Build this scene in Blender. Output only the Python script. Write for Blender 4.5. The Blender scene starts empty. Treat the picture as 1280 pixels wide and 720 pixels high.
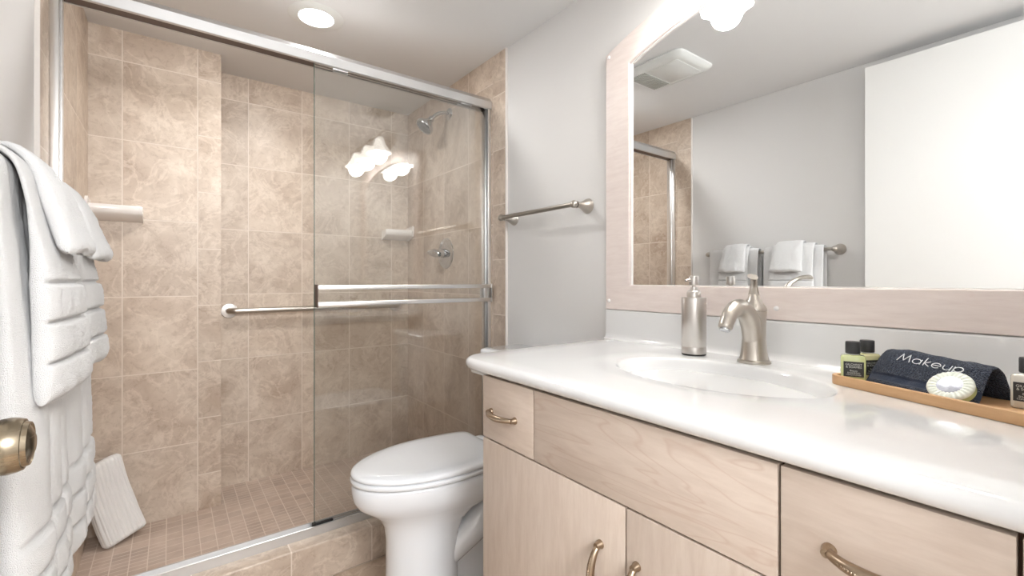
import bpy, bmesh, math, random
from mathutils import Vector, Matrix, noise
random.seed(7)
sc = bpy.context.scene
COL = sc.collection
PI = math.pi

# ------------------------------------------------------------ camera, world, lights, exposure
CAM_H = 1.06
cam_d = bpy.data.cameras.new('camera')
cam = bpy.data.objects.new('camera', cam_d)
COL.objects.link(cam)
cam.location = (0, 0, CAM_H)
cam.rotation_euler = (PI/2, 0, -math.radians(36.8))
cam_d.sensor_width = 36
cam_d.lens = 36*570/1280
cam_d.shift_y = -10/1280
cam_d.clip_start = 0.02
sc.camera = cam
sc.view_settings.view_transform = 'Standard'
sc.view_settings.look = 'None'
sc.view_settings.exposure = 0.68
sc.view_settings.gamma = 1.0
sc.view_settings.use_curve_mapping = False
sc.cycles.use_denoising = True
w = bpy.data.worlds.new('world')
sc.world = w
w.use_nodes = True
w.node_tree.nodes['Background'].inputs[0].default_value = (0.9, 0.95, 1, 1)
w.node_tree.nodes['Background'].inputs[1].default_value = 0.6

HALL_FILL_W = 54      # added fill light from the unseen hall, watts
BULB = 1.9       # vanity bulbs, watts each
CAN = 5.8          # recessed light
def area(name, loc, size, power, rot=(0, 0, 0), color=(1, 1, 1), size_y=None, shape='RECTANGLE'):
    l = bpy.data.lights.new(name, 'AREA')
    l.energy = power; l.color = color; l.shape = shape
    l.size = size; l.size_y = size_y or size
    o = bpy.data.objects.new(name, l); o.location = loc; o.rotation_euler = rot
    COL.objects.link(o)
    return o
area('hall_fill_area_light', (0.15, -1.25, 2.05), 0.9, HALL_FILL_W, (math.radians(55), 0, 0), (0.98, 0.99, 1.0))  # added soft fill aimed through the doorway, not a known lamp
area('recessed_lamp_light', (0.495, 2.05, 2.160), 0.12, CAN, (0, 0, 0), (1.0, 0.985, 0.965), shape='DISK')

# ------------------------------------------------------------ materials
def nt_mat(name):
    m = bpy.data.materials.new(name); m.use_nodes = True
    nt = m.node_tree
    return m, nt, nt.nodes['Principled BSDF']
def srgb(r, g, b):
    f = lambda c: (c/255/12.92) if c/255 <= 0.04045 else ((c/255+0.055)/1.055)**2.4
    return (f(r), f(g), f(b), 1)
def N(nt, t, **kw):
    n = nt.nodes.new(t)
    for k, v in kw.items():
        if k.startswith('i_'):
            n.inputs[k[2:].replace('_', ' ')].default_value = v
        else:
            setattr(n, k, v)
    return n
def simple(name, col, rough=0.5, metal=0.0, spec=0.5, bump=0, bscale=200, coat=0, bdist=0.001, emit=0, vary=0):
    m, nt, b = nt_mat(name)
    b.inputs['Base Color'].default_value = col
    b.inputs['Roughness'].default_value = rough
    b.inputs['Metallic'].default_value = metal
    b.inputs['Specular IOR Level'].default_value = spec
    b.inputs['Coat Weight'].default_value = coat
    b.inputs['Coat Roughness'].default_value = 0.05
    tc = N(nt, 'ShaderNodeTexCoord')
    if emit:
        b.inputs['Emission Color'].default_value = col
        b.inputs['Emission Strength'].default_value = emit
    nz = N(nt, 'ShaderNodeTexNoise', i_Scale=bscale, i_Detail=3)
    nt.links.new(tc.outputs['Object'], nz.inputs['Vector'])
    if bump:
        bp = N(nt, 'ShaderNodeBump', i_Strength=bump, i_Distance=bdist)
        nt.links.new(nz.outputs['Fac'], bp.inputs['Height'])
        nt.links.new(bp.outputs['Normal'], b.inputs['Normal'])
    if vary:
        mx = N(nt, 'ShaderNodeMixRGB', blend_type='MULTIPLY')
        mx.inputs[0].default_value = vary
        mx.inputs[1].default_value = col
        nt.links.new(nz.outputs['Fac'], mx.inputs[2])
        nt.links.new(mx.outputs[0], b.inputs['Base Color'])
    return m

def tile_mat(name, ua, va, u0, v0, bw, rh, mortar=0.0027, rough=0.4, c_lo=(182, 162, 144), c_hi=(217, 202, 186), seed=0.0, offset=0.0, grout=(226, 213, 200)):
    m, nt, b = nt_mat(name)
    L = nt.links.new
    tc = N(nt, 'ShaderNodeTexCoord')
    sp = N(nt, 'ShaderNodeSeparateXYZ'); L(tc.outputs['Object'], sp.inputs[0])
    def off(ax, o):
        a = N(nt, 'ShaderNodeMath', operation='ADD'); a.inputs[1].default_value = -o + 10*(bw if o == u0 else rh)
        L(sp.outputs[ax], a.inputs[0]); return a
    cu = N(nt, 'ShaderNodeMath', operation='ADD'); cu.inputs[1].default_value = -u0 + 20*bw
    cv = N(nt, 'ShaderNodeMath', operation='ADD'); cv.inputs[1].default_value = -v0 + 20*rh
    L(sp.outputs[ua], cu.inputs[0]); L(sp.outputs[va], cv.inputs[0])
    cb = N(nt, 'ShaderNodeCombineXYZ'); L(cu.outputs[0], cb.inputs[0]); L(cv.outputs[0], cb.inputs[1])
    br = N(nt, 'ShaderNodeTexBrick', offset=offset, squash=1.0)
    br.inputs['Scale'].default_value = 1
    br.inputs['Brick Width'].default_value = bw
    br.inputs['Row Height'].default_value = rh
    br.inputs['Mortar Size'].default_value = mortar
    br.inputs['Mortar Smooth'].default_value = 0.3
    br.inputs['Color1'].default_value = (0, 0, 0, 1); br.inputs['Color2'].default_value = (1, 1, 1, 1)
    br.inputs['Mortar'].default_value = (0.5, 0.5, 0.5, 1)
    L(cb.outputs[0], br.inputs['Vector'])
    # per-tile offset of the stone pattern
    vm = N(nt, 'ShaderNodeVectorMath', operation='SCALE'); vm.inputs['Scale'].default_value = 37.0
    L(br.outputs['Color'], vm.inputs[0])
    va_ = N(nt, 'ShaderNodeVectorMath', operation='ADD'); L(tc.outputs['Object'], va_.inputs[0]); L(vm.outputs[0], va_.inputs[1])
    n1 = N(nt, 'ShaderNodeTexNoise', i_Scale=5.0, i_Detail=7, i_Roughness=0.6, i_Distortion=0.7)
    L(va_.outputs[0], n1.inputs['Vector'])
    r1 = N(nt, 'ShaderNodeValToRGB')
    e = r1.color_ramp.elements
    e[0].position = 0.30; e[0].color = srgb(*c_lo)
    e[1].position = 0.68; e[1].color = srgb(*c_hi)
    L(n1.outputs['Fac'], r1.inputs[0])
    # pale veins
    n2 = N(nt, 'ShaderNodeTexNoise', i_Scale=7, i_Detail=6, i_Roughness=0.62, i_Distortion=1.0)
    L(va_.outputs[0], n2.inputs['Vector'])
    r2 = N(nt, 'ShaderNodeValToRGB')
    e = r2.color_ramp.elements
    e[0].position = 0.455; e[0].color = (0, 0, 0, 1)
    e[1].position = 0.5; e[1].color = (1, 1, 1, 1)
    q = r2.color_ramp.elements.new(0.545); q.color = (0, 0, 0, 1)
    L(n2.outputs['Fac'], r2.inputs[0])
    mx = N(nt, 'ShaderNodeMixRGB'); mf = N(nt, 'ShaderNodeMath', operation='MULTIPLY'); mf.inputs[1].default_value = 0.42
    L(r2.outputs[0], mf.inputs[0]); L(mf.outputs[0], mx.inputs[0])
    L(r1.outputs[0], mx.inputs[1]); mx.inputs[2].default_value = srgb(232, 218, 203)
    # brown pits
    n3 = N(nt, 'ShaderNodeTexNoise', i_Scale=34, i_Detail=7, i_Roughness=0.75, i_Distortion=0.6)
    L(va_.outputs[0], n3.inputs['Vector'])
    r3 = N(nt, 'ShaderNodeValToRGB')
    e = r3.color_ramp.elements
    e[0].position = 0.36; e[0].color = (0.62, 0.55, 0.5, 1)
    e[1].position = 0.50; e[1].color = (1, 1, 1, 1)
    L(n3.outputs['Fac'], r3.inputs[0])
    ml = N(nt, 'ShaderNodeMixRGB', blend_type='MULTIPLY'); ml.inputs[0].default_value = 0.42
    L(mx.outputs[0], ml.inputs[1]); L(r3.outputs[0], ml.inputs[2])
    # tile-to-tile tone
    hv = N(nt, 'ShaderNodeMapRange'); hv.inputs['To Min'].default_value = 0.93; hv.inputs['To Max'].default_value = 1.05
    L(br.outputs['Color'], hv.inputs['Value'])
    mt = N(nt, 'ShaderNodeVectorMath', operation='SCALE'); L(ml.outputs[0], mt.inputs[0]); L(hv.outputs[0], mt.inputs['Scale'])
    mg = N(nt, 'ShaderNodeMixRGB'); L(br.outputs['Fac'], mg.inputs[0]); L(mt.outputs[0], mg.inputs[1])
    mg.inputs[2].default_value = srgb(*grout)
    L(mg.outputs[0], b.inputs['Base Color'])
    b.inputs['Roughness'].default_value = rough
    bp = N(nt, 'ShaderNodeBump', i_Strength=0.5, i_Distance=0.002, invert=True)
    L(br.outputs['Fac'], bp.inputs['Height'])
    bp2 = N(nt, 'ShaderNodeBump', i_Strength=0.12, i_Distance=0.002)
    L(n3.outputs['Fac'], bp2.inputs['Height']); L(bp.outputs[0], bp2.inputs['Normal'])
    L(bp2.outputs[0], b.inputs['Normal'])
    return m

def mosaic_mat():
    """small ceramic mosaic in blocks: runs of narrow tiles mixed with square ones"""
    m, nt, b = nt_mat('shower_floor_mosaic')
    L = nt.links.new
    tc = N(nt, 'ShaderNodeTexCoord')
    mp = N(nt, 'ShaderNodeMapping'); mp.inputs['Location'].default_value = (5.12, 5.03, 0)
    L(tc.outputs['Object'], mp.inputs['Vector'])
    def brick(bw, rh, mo):
        br = N(nt, 'ShaderNodeTexBrick', offset=0.0)
        br.inputs['Scale'].default_value = 1
        br.inputs['Brick Width'].default_value = bw; br.inputs['Row Height'].default_value = rh
        br.inputs['Mortar Size'].default_value = mo; br.inputs['Mortar Smooth'].default_value = 0.1
        br.inputs['Color1'].default_value = (0, 0, 0, 1); br.inputs['Color2'].default_value = (1, 1, 1, 1)
        br.inputs['Mortar'].default_value = (0.5, 0.5, 0.5, 1)
        L(mp.outputs[0], br.inputs['Vector']); return br
    big = brick(0.058, 0.058, 0.0017)
    fine = brick(0.058, 0.029, 0.0016)
    # blocks choosing which course is split
    ck = brick(0.232, 0.174, 0.0)
    gt = N(nt, 'ShaderNodeMath', operation='GREATER_THAN'); gt.inputs[1].default_value = 0.42
    L(ck.outputs['Color'], gt.inputs[0])
    mulf = N(nt, 'ShaderNodeMath', operation='MULTIPLY'); L(fine.outputs['Fac'], mulf.inputs[0]); L(gt.outputs[0], mulf.inputs[1])
    mxf = N(nt, 'ShaderNodeMath', operation='MAXIMUM'); L(mulf.outputs[0], mxf.inputs[0]); L(big.outputs['Fac'], mxf.inputs[1])
    nz = N(nt, 'ShaderNodeTexNoise', i_Scale=9, i_Detail=6, i_Roughness=0.6)
    L(tc.outputs['Object'], nz.inputs['Vector'])
    r = N(nt, 'ShaderNodeValToRGB'); e = r.color_ramp.elements
    e[0].position = 0.3; e[0].color = srgb(184, 163, 148); e[1].position = 0.7; e[1].color = srgb(208, 190, 176)
    L(nz.outputs['Fac'], r.inputs[0])
    hv = N(nt, 'ShaderNodeMapRange'); hv.inputs['To Min'].default_value = 0.9; hv.inputs['To Max'].default_value = 1.06
    L(big.outputs['Color'], hv.inputs['Value'])
    mt = N(nt, 'ShaderNodeVectorMath', operation='SCALE'); L(r.outputs[0], mt.inputs[0]); L(hv.outputs[0], mt.inputs['Scale'])
    mg = N(nt, 'ShaderNodeMixRGB'); L(mxf.outputs[0], mg.inputs[0]); L(mt.outputs[0], mg.inputs[1]); mg.inputs[2].default_value = srgb(222, 208, 196)
    L(mg.outputs[0], b.inputs['Base Color'])
    b.inputs['Roughness'].default_value = 0.5
    return m

def wood_mat(name, axis='Y', base=(212, 197, 184), dark=(199, 182, 168), seed=0.0, ring=True, strength=1.0, rough=0.42):
    """pale maple: grain runs along axis; the other vertical axis crosses it"""
    m, nt, b = nt_mat(name)
    L = nt.links.new
    tc = N(nt, 'ShaderNodeTexCoord')
    mp = N(nt, 'ShaderNodeMapping')
    L(tc.outputs['Object'], mp.inputs['Vector'])
    s = {'Y': (3, 1.3, 9), 'Z': (3, 9, 1.3)}[axis]
    mp.inputs['Scale'].default_value = s
    mp.inputs['Location'].default_value = (seed, seed*1.7, seed*0.6)
    fine = N(nt, 'ShaderNodeTexNoise', i_Scale=7, i_Detail=6, i_Roughness=0.65, i_Distortion=0.3)
    L(mp.outputs[0], fine.inputs['Vector'])
    r = N(nt, 'ShaderNodeValToRGB'); e = r.color_ramp.elements
    e[0].position = 0.25; e[0].color = srgb(*dark); e[1].position = 0.62; e[1].color = srgb(*base)
    L(fine.outputs['Fac'], r.inputs[0])
    out = r.outputs[0]
    if ring:
        big = N(nt, 'ShaderNodeTexNoise', i_Scale=1.0, i_Detail=3.0, i_Roughness=0.5, i_Distortion=0.5)
        L(mp.outputs[0], big.inputs['Vector'])
        mu = N(nt, 'ShaderNodeMath', operation='MULTIPLY'); mu.inputs[1].default_value = 12
        L(big.outputs['Fac'], mu.inputs[0])
        fr = N(nt, 'ShaderNodeMath', operation='FRACT'); L(mu.outputs[0], fr.inputs[0])
        rr = N(nt, 'ShaderNodeValToRGB'); e = rr.color_ramp.elements
        e[0].position = 0.0; e[0].color = (1, 1, 1, 1); e[1].position = 0.10; e[1].color = (0, 0, 0, 1)
        q = rr.color_ramp.elements.new(0.92); q.color = (0, 0, 0, 1)
        q = rr.color_ramp.elements.new(1.0); q.color = (1, 1, 1, 1)
        L(fr.outputs[0], rr.inputs[0])
        mf = N(nt, 'ShaderNodeMath', operation='MULTIPLY'); mf.inputs[1].default_value = 0.34*strength
        L(rr.outputs[0], mf.inputs[0])
        mx = N(nt, 'ShaderNodeMixRGB'); L(mf.outputs[0], mx.inputs[0]); L(out, mx.inputs[1]); mx.inputs[2].default_value = srgb(dark[0]-8, dark[1]-16, dark[2]-18)
        out = mx.outputs[0]
    L(out, b.inputs['Base Color'])
    b.inputs['Roughness'].default_value = rough
    return m

def terry_mat(name, col, bump=0.6, scale=420, sheen=0.3, dist=0.0025, speck=None):
    m, nt, b = nt_mat(name)
    L = nt.links.new
    b.inputs['Base Color'].default_value = col
    b.inputs['Roughness'].default_value = 0.95
    b.inputs['Specular IOR Level'].default_value = 0.1
    b.inputs['Sheen Weight'].default_value = sheen
    tc = N(nt, 'ShaderNodeTexCoord')
    nz = N(nt, 'ShaderNodeTexNoise', i_Scale=scale, i_Detail=2)
    vo = N(nt, 'ShaderNodeTexVoronoi', i_Scale=scale*1.1)
    L(tc.outputs['Object'], nz.inputs['Vector']); L(tc.outputs['Object'], vo.inputs['Vector'])
    ad = N(nt, 'ShaderNodeMath', operation='SUBTRACT'); L(nz.outputs['Fac'], ad.inputs[0]); L(vo.outputs['Distance'], ad.inputs[1])
    bp = N(nt, 'ShaderNodeBump', i_Strength=bump, i_Distance=dist); L(ad.outputs[0], bp.inputs['Height'])
    L(bp.outputs[0], b.inputs['Normal'])
    if speck:
        r = N(nt, 'ShaderNodeValToRGB'); e = r.color_ramp.elements
        e[0].position = 0.42; e[0].color = col; e[1].position = 0.72; e[1].color = speck
        L(nz.outputs['Fac'], r.inputs[0]); L(r.outputs[0], b.inputs['Base Color'])
    return m

def brushed(name, col, rough=0.3, ax=(1, 1, 60)):
    m, nt, b = nt_mat(name)
    L = nt.links.new
    b.inputs['Base Color'].default_value = col
    b.inputs['Metallic'].default_value = 1
    tc = N(nt, 'ShaderNodeTexCoord'); mp = N(nt, 'ShaderNodeMapping'); mp.inputs['Scale'].default_value = ax
    nz = N(nt, 'ShaderNodeTexNoise', i_Scale=14, i_Detail=3)
    L(tc.outputs['Object'], mp.inputs['Vector']); L(mp.outputs[0], nz.inputs['Vector'])
    mr = N(nt, 'ShaderNodeMapRange'); mr.inputs['To Min'].default_value = rough*0.8; mr.inputs['To Max'].default_value = rough*1.25
    L(nz.outputs['Fac'], mr.inputs['Value']); L(mr.outputs[0], b.inputs['Roughness'])
    return m

def clear_glass(name, tint=(0.985, 0.99, 0.987, 1), ior=1.62):
    m, nt, b = nt_mat(name)
    nt.nodes.remove(b)
    out = nt.nodes['Material Output']
    tr = N(nt, 'ShaderNodeBsdfTransparent'); tr.inputs[0].default_value = tint
    gl = N(nt, 'ShaderNodeBsdfGlossy'); gl.inputs['Roughness'].default_value = 0.0
    fr = N(nt, 'ShaderNodeFresnel', i_IOR=ior)
    mx = N(nt, 'ShaderNodeMixShader')
    nt.links.new(fr.outputs[0], mx.inputs[0]); nt.links.new(tr.outputs[0], mx.inputs[1]); nt.links.new(gl.outputs[0], mx.inputs[2])
    nt.links.new(mx.outputs[0], out.inputs[0])
    return m

M = {}
M['paint'] = simple('wall_paint', srgb(224, 223, 222), 0.6, bump=0.06, bscale=260, spec=0.3)
M['ceil'] = simple('ceiling_paint', srgb(228, 228, 228), 0.55, bump=0.08, bscale=180, spec=0.3)
M['doorpaint'] = simple('door_paint', srgb(238, 238, 236), 0.4, bump=0.03, bscale=60)
M['tile_x'] = tile_mat('stone_tile_side', 1, 2, 2.668, 0.277, 0.275, 0.353)
M['tile_y'] = tile_mat('stone_tile_back', 0, 2, 0.621, 0.277, 0.276, 0.353)
M['tile_yl'] = tile_mat('stone_tile_back_left', 0, 2, 0.104, 0.277, 0.278, 0.353)
M['strip_y'] = tile_mat('stone_tile_strip_back', 0, 2, 0.104, 0.114, 0.3, 0.2745)
M['strip_x'] = tile_mat('stone_tile_strip_side', 1, 2, 1.885-0.4, 0.08, 0.4, 0.27)
M['tile_curb'] = tile_mat('stone_tile_curb', 0, 1, 0.655, 1.0, 0.3, 2.0, rough=0.3)
M['tile_floor'] = tile_mat('stone_tile_floor', 0, 1, 0.5, 1.5, 0.33, 0.33, c_lo=(170, 146, 124), c_hi=(206, 186, 166))
M['mosaic'] = mosaic_mat()
M['wood_h'] = wood_mat('maple_horizontal', 'Y', seed=3.1, strength=1.5)
M['wood_h2'] = wood_mat('maple_horizontal_plain', 'Y', seed=9.4, strength=0.35)
M['wood_v'] = wood_mat('maple_vertical', 'Z', seed=5.3, strength=0.3)
M['wood_frame'] = wood_mat('pickled_maple_frame', 'Y', base=(230, 219, 214), dark=(219, 206, 201), seed=1.2, strength=0.4)
M['cab_in'] = simple('cabinet_gap', srgb(96, 68, 50), 0.7, vary=0.2)
M['bamboo'] = wood_mat('bamboo', 'Y', base=(210, 170, 126), dark=(194, 149, 106), seed=2.2, ring=False)
M['terry'] = terry_mat('white_terry', srgb(238, 238, 238), bump=0.8, scale=750, dist=0.002)
M['ribbed'] = terry_mat('white_ribbed_terry', srgb(236, 235, 233), bump=0.3)
M['navy'] = terry_mat('navy_terry', srgb(38, 46, 62), bump=1.0, scale=520, sheen=0.2, dist=0.003, speck=srgb(92, 102, 122))
M['navy_flat'] = terry_mat('navy_woven_band', srgb(54, 63, 82), bump=0.4, scale=700)
M['thread'] = simple('white_thread', srgb(240, 242, 246), 0.6, bump=0.3, bscale=900)
M['china'] = simple('white_china', srgb(236, 239, 243), 0.08, coat=0.6, spec=0.5)
M['marble'] = simple('white_cultured_marble', srgb(227, 228, 229), 0.12, coat=0.5, vary=0.03, bscale=6)
M['shelf'] = simple('white_ceramic', srgb(240, 235, 231), 0.2, coat=0.3)
M['plastic'] = simple('white_plastic', srgb(228, 230, 228), 0.35)
M['plastic_g'] = simple('grey_grille_plastic', srgb(186, 188, 182), 0.5)
M['nickel'] = brushed('brushed_nickel', srgb(192, 186, 178), 0.3)
M['nickel_h'] = brushed('brushed_nickel_bar', srgb(190, 184, 176), 0.32, (1, 60, 60))
M['alu'] = brushed('brushed_aluminium', srgb(214, 214, 214), 0.42, (1, 40, 40))
M['alu_b'] = brushed('bright_aluminium', srgb(236, 236, 236), 0.34, (1, 40, 40))
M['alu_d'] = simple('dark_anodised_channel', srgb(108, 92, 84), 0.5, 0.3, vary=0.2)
M['chrome'] = simple('chrome', srgb(205, 207, 210), 0.1, 1.0, vary=0.05)
M['steel'] = brushed('stainless_steel', srgb(200, 196, 192), 0.3, (60, 60, 1))
M['bronze'] = brushed('antique_nickel', srgb(158, 146, 126), 0.25)
M['pull'] = brushed('champagne_metal', srgb(168, 150, 130), 0.32)
M['black'] = simple('black_plastic', srgb(42, 43, 46), 0.4, bump=0.2, bscale=400)
M['rubber'] = simple('black_rubber', srgb(26, 24, 24), 0.6, vary=0.2)
M['dark'] = simple('dark_void', srgb(60, 58, 56), 0.9, vary=0.2)
M['glass'] = clear_glass('shower_glass')
M['glass_edge'] = simple('glass_edge', srgb(98, 116, 108), 0.2, vary=0.1)
m, nt, b = nt_mat('mirror_silver')
b.inputs['Base Color'].default_value = (0.90, 0.915, 0.92, 1); b.inputs['Metallic'].default_value = 1; b.inputs['Roughness'].default_value = 0.0
M['mirror'] = m
M['oil'] = simple('pale_green_liquid', srgb(204, 212, 152), 0.08, coat=1.0, vary=0.05)
M['cream'] = simple('cream_liquid', srgb(222, 218, 170), 0.1, coat=1.0, vary=0.05)
M['milk'] = simple('milky_bottle', srgb(214, 210, 200), 0.1, coat=1.0, vary=0.05)
M['label'] = simple('black_label', srgb(48, 50, 52), 0.5, vary=0.1)
M['ink'] = simple('white_print', srgb(214, 218, 212), 0.6, vary=0.05)
M['wrap'] = simple('pleated_paper', srgb(232, 238, 228), 0.3, bump=0.4, bscale=300, coat=0.3)
M['soapgreen'] = simple('green_soap_side', srgb(188, 202, 140), 0.4, vary=0.08)
M['seal'] = simple('silver_seal', srgb(176, 180, 192), 0.3, 0.4, bump=0.8, bscale=120, vary=0.5)
M['shade'] = simple('frosted_shade', srgb(255, 252, 246), 0.4, emit=2.2)
M['bulb'] = simple('lit_bulb', srgb(255, 250, 240), 0.4, emit=12)
M['lens'] = simple('lit_lens', srgb(255, 252, 248), 0.4, emit=9)
M['hall_fill_lens'] = simple('hall_fill_glow', srgb(245, 250, 255), 0.4, emit=4)  # glow for the added hall fill fixture

# ------------------------------------------------------------ mesh helpers
class MB:
    def __init__(s): s.v = []; s.f = []; s.mi = []; s.cur = 0
    def add(s, vs, fs):
        o = len(s.v); s.v += [tuple(p) for p in vs]
        for f in fs: s.f.append(tuple(i+o for i in f)); s.mi.append(s.cur)
        return s
    def box(s, a, b, bev=0.0, seg=2):
        bm = bmesh.new()
        bmesh.ops.create_cube(bm, size=1)
        for v in bm.verts:
            v.co = Vector([(a[i]+b[i])/2 + v.co[i]*(b[i]-a[i]) for i in range(3)])
        if bev > 0:
            bmesh.ops.bevel(bm, geom=bm.edges[:], offset=bev, segments=seg, profile=0.5, affect='EDGES')
        return s.bm(bm)
    def bm(s, bm, mat=None):
        bm.verts.index_update()
        if mat is not None: bmesh.ops.transform(bm, matrix=mat, verts=bm.verts)
        s.add([v.co[:] for v in bm.verts], [[v.index for v in f.verts] for f in bm.faces])
        bm.free(); return s
    def xf(s, mat, start=0):
        for i in range(start, len(s.v)): s.v[i] = tuple(mat @ Vector(s.v[i]))
        return s
    def lathe(s, prof, o=(0, 0, 0), axis=(0, 0, 1), n=40, sx=1.0, sy=1.0):
        """prof: (radius, height) list; closed with end caps when radius>0"""
        q = Vector((0, 0, 1)).rotation_difference(Vector(axis).normalized()).to_matrix()
        o = Vector(o); vs = []; fs = []
        for r, h in prof:
            for k in range(n):
                a = 2*PI*k/n
                vs.append(o + q @ Vector((r*math.cos(a)*sx, r*math.sin(a)*sy, h)))
        m = len(prof)
        for j in range(m-1):
            for k in range(n):
                k2 = (k+1) % n
                fs.append((j*n+k, j*n+k2, (j+1)*n+k2, (j+1)*n+k))
        if prof[0][0] > 1e-6: fs.append(tuple(reversed(range(n))))
        if prof[-1][0] > 1e-6: fs.append(tuple(range((m-1)*n, m*n)))
        return s.add(vs, fs)
    def tube(s, pts, r, n=14, flat=1.0, up=None, caps=True):
        pts = [Vector(p) for p in pts]; m = len(pts)
        rs = r if isinstance(r, (list, tuple)) else [r]*m
        vs = []; fs = []
        T = [(pts[min(i+1, m-1)]-pts[max(i-1, 0)]).normalized() for i in range(m)]
        ref = Vector(up) if up else (Vector((0, 0, 1)) if abs(T[0].z) < 0.9 else Vector((0, 1, 0)))
        u = (ref - T[0]*ref.dot(T[0])).normalized()
        for i in range(m):
            u = (u - T[i]*u.dot(T[i])).normalized(); v = T[i].cross(u)
            for k in range(n):
                a = 2*PI*k/n
                vs.append(pts[i] + u*math.cos(a)*rs[i]*flat + v*math.sin(a)*rs[i])
        for i in range(m-1):
            for k in range(n):
                k2 = (k+1) % n; fs.append((i*n+k, i*n+k2, (i+1)*n+k2, (i+1)*n+k))
        if caps:
            fs.append(tuple(reversed(range(n)))); fs.append(tuple(range((m-1)*n, m*n)))
        return s.add(vs, fs)
    def loft(s, secs, cap=True):
        n = len(secs[0]); o = []; fs = []
        for q in secs: o += q
        for j in range(len(secs)-1):
            for k in range(n):
                k2 = (k+1) % n; fs.append((j*n+k, j*n+k2, (j+1)*n+k2, (j+1)*n+k))
        if cap:
            fs.append(tuple(reversed(range(n)))); fs.append(tuple(range((len(secs)-1)*n, len(secs)*n)))
        return s.add(o, fs)
    def prism(s, poly, ax, a, b):
        """poly in the two other axes (cyclic order), extruded along ax from a to b"""
        i, j = [(1, 2), (0, 2), (0, 1)][ax]
        def P(p, h):
            q = [0, 0, 0]; q[ax] = h; q[i] = p[0]; q[j] = p[1]; return q
        n = len(poly)
        vs = [P(p, a) for p in poly]+[P(p, b) for p in poly]
        fs = [tuple(range(n)), tuple(range(2*n-1, n-1, -1))]+[(k, n+k, n+(k+1) % n, (k+1) % n) for k in range(n)]
        return s.add(vs, fs)

def fixn(me):
    bm = bmesh.new(); bm.from_mesh(me)
    bmesh.ops.recalc_face_normals(bm, faces=bm.faces)
    bm.to_mesh(me); bm.free()

def obj(name, mb, mat, parent=None, smooth=True, ang=40, origin=None):
    me = bpy.data.meshes.new(name)
    base = Vector((0, 0, 0))
    p = parent
    while p is not None: base += p.location; p = p.parent
    org = Vector(origin) if origin is not None else (Vector((0, 0, 0)) if parent is None else base)
    me.from_pydata([tuple(Vector(v)-org) for v in mb.v], [], mb.f)
    mats = mat if isinstance(mat, (list, tuple)) else [mat]
    for x in mats: me.materials.append(x)
    if len(mats) > 1: me.polygons.foreach_set('material_index', mb.mi)
    fixn(me)
    if smooth:
        me.shade_smooth(); me.set_sharp_from_angle(angle=math.radians(ang))
    o = bpy.data.objects.new(name, me)
    COL.objects.link(o)
    if parent is not None:
        o.parent = parent
        o.location = org - base
    else:
        o.location = org
    return o
def thing(name, label, cat, loc, group=None):
    o = bpy.data.objects.new(name, None); o.empty_display_size = 0.05
    COL.objects.link(o); o.location = loc
    o['label'] = label; o['category'] = cat
    if group: o['group'] = group
    return o
def tag(o, label, cat, group=None):
    o['label'] = label; o['category'] = cat
    if group: o['group'] = group
    return o
def struct(name, mb, mat, smooth=False):
    o = obj(name, mb, mat, smooth=smooth); o['kind'] = 'structure'; return o
def B(a, b, bev=0.0, seg=2): return MB().box(a, b, bev, seg)

# ------------------------------------------------------------ room dimensions
XL, XR = -0.298, 1.300      # painted walls
TL, TR = -0.288, 1.290      # tile faces
FZ, SZ, CZ = -0.083, -0.058, 2.178
YF = -0.05                  # front wall (doorway) inner face
YT = 1.778                  # where wall tile starts
YB1, YB2, XS = 2.68, 2.905, 0.20

struct('floor', B((XL-.05, -1.6, FZ-.05), (XR+.05, 1.9, FZ)), M['tile_floor'])
struct('floor_shower', B((XL-.05, 1.96, SZ-.06), (XR+.05, 3.0, SZ)), M['mosaic'])
struct('ceiling', B((XL-.1, YF-.12, CZ), (XR+.1, 3.05, CZ+.05)), M['ceil'])
struct('wall_left', B((XL-.1, YF-.12, FZ-.05), (XL, 3.0, CZ)), M['paint'])
struct('wall_right', B((XR, YF-.12, FZ-.05), (XR+.1, 3.0, CZ)), M['paint'])
struct('wall_left_tile', B((XL, 1.885, FZ), (TL, YB1, CZ)), M['tile_x'])
struct('wall_left_tile_border', B((XL, YT, FZ), (TL, 1.885, CZ), 0.002), M['strip_x'])
struct('wall_right_tile', B((TR, 1.885, FZ), (XR, YB2, CZ)), M['tile_x'])
struct('wall_right_tile_border', B((TR, YT, FZ), (XR, 1.885, CZ), 0.002), M['strip_x'])
struct('wall_back_left', B((XL, YB1, FZ), (0.104, 3.0, CZ)), M['tile_yl'])
struct('wall_back_pier', B((0.104, YB1, FZ), (XS, 3.0, CZ)), M['strip_y'])
struct('wall_back', B((XS, YB2, FZ), (XR, 3.0, CZ)), M['tile_y'])
# thin grout / bullnose lines where tile meets paint
tr = MB()
tr.box((TR-.001, YT-.006, FZ), (XR, YT, CZ)); tr.box((XL, YT-.006, FZ), (TL+.001, YT, CZ))
struct('trim_1', tr, simple('caulk', srgb(232, 226, 220), 0.5, vary=0.05))
# curb
cb = B((XL, 1.828, FZ), (XR, 1.975, 0.058), 0.006, 3)
struct('trim_2', cb, M['tile_curb'], smooth=True)
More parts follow.
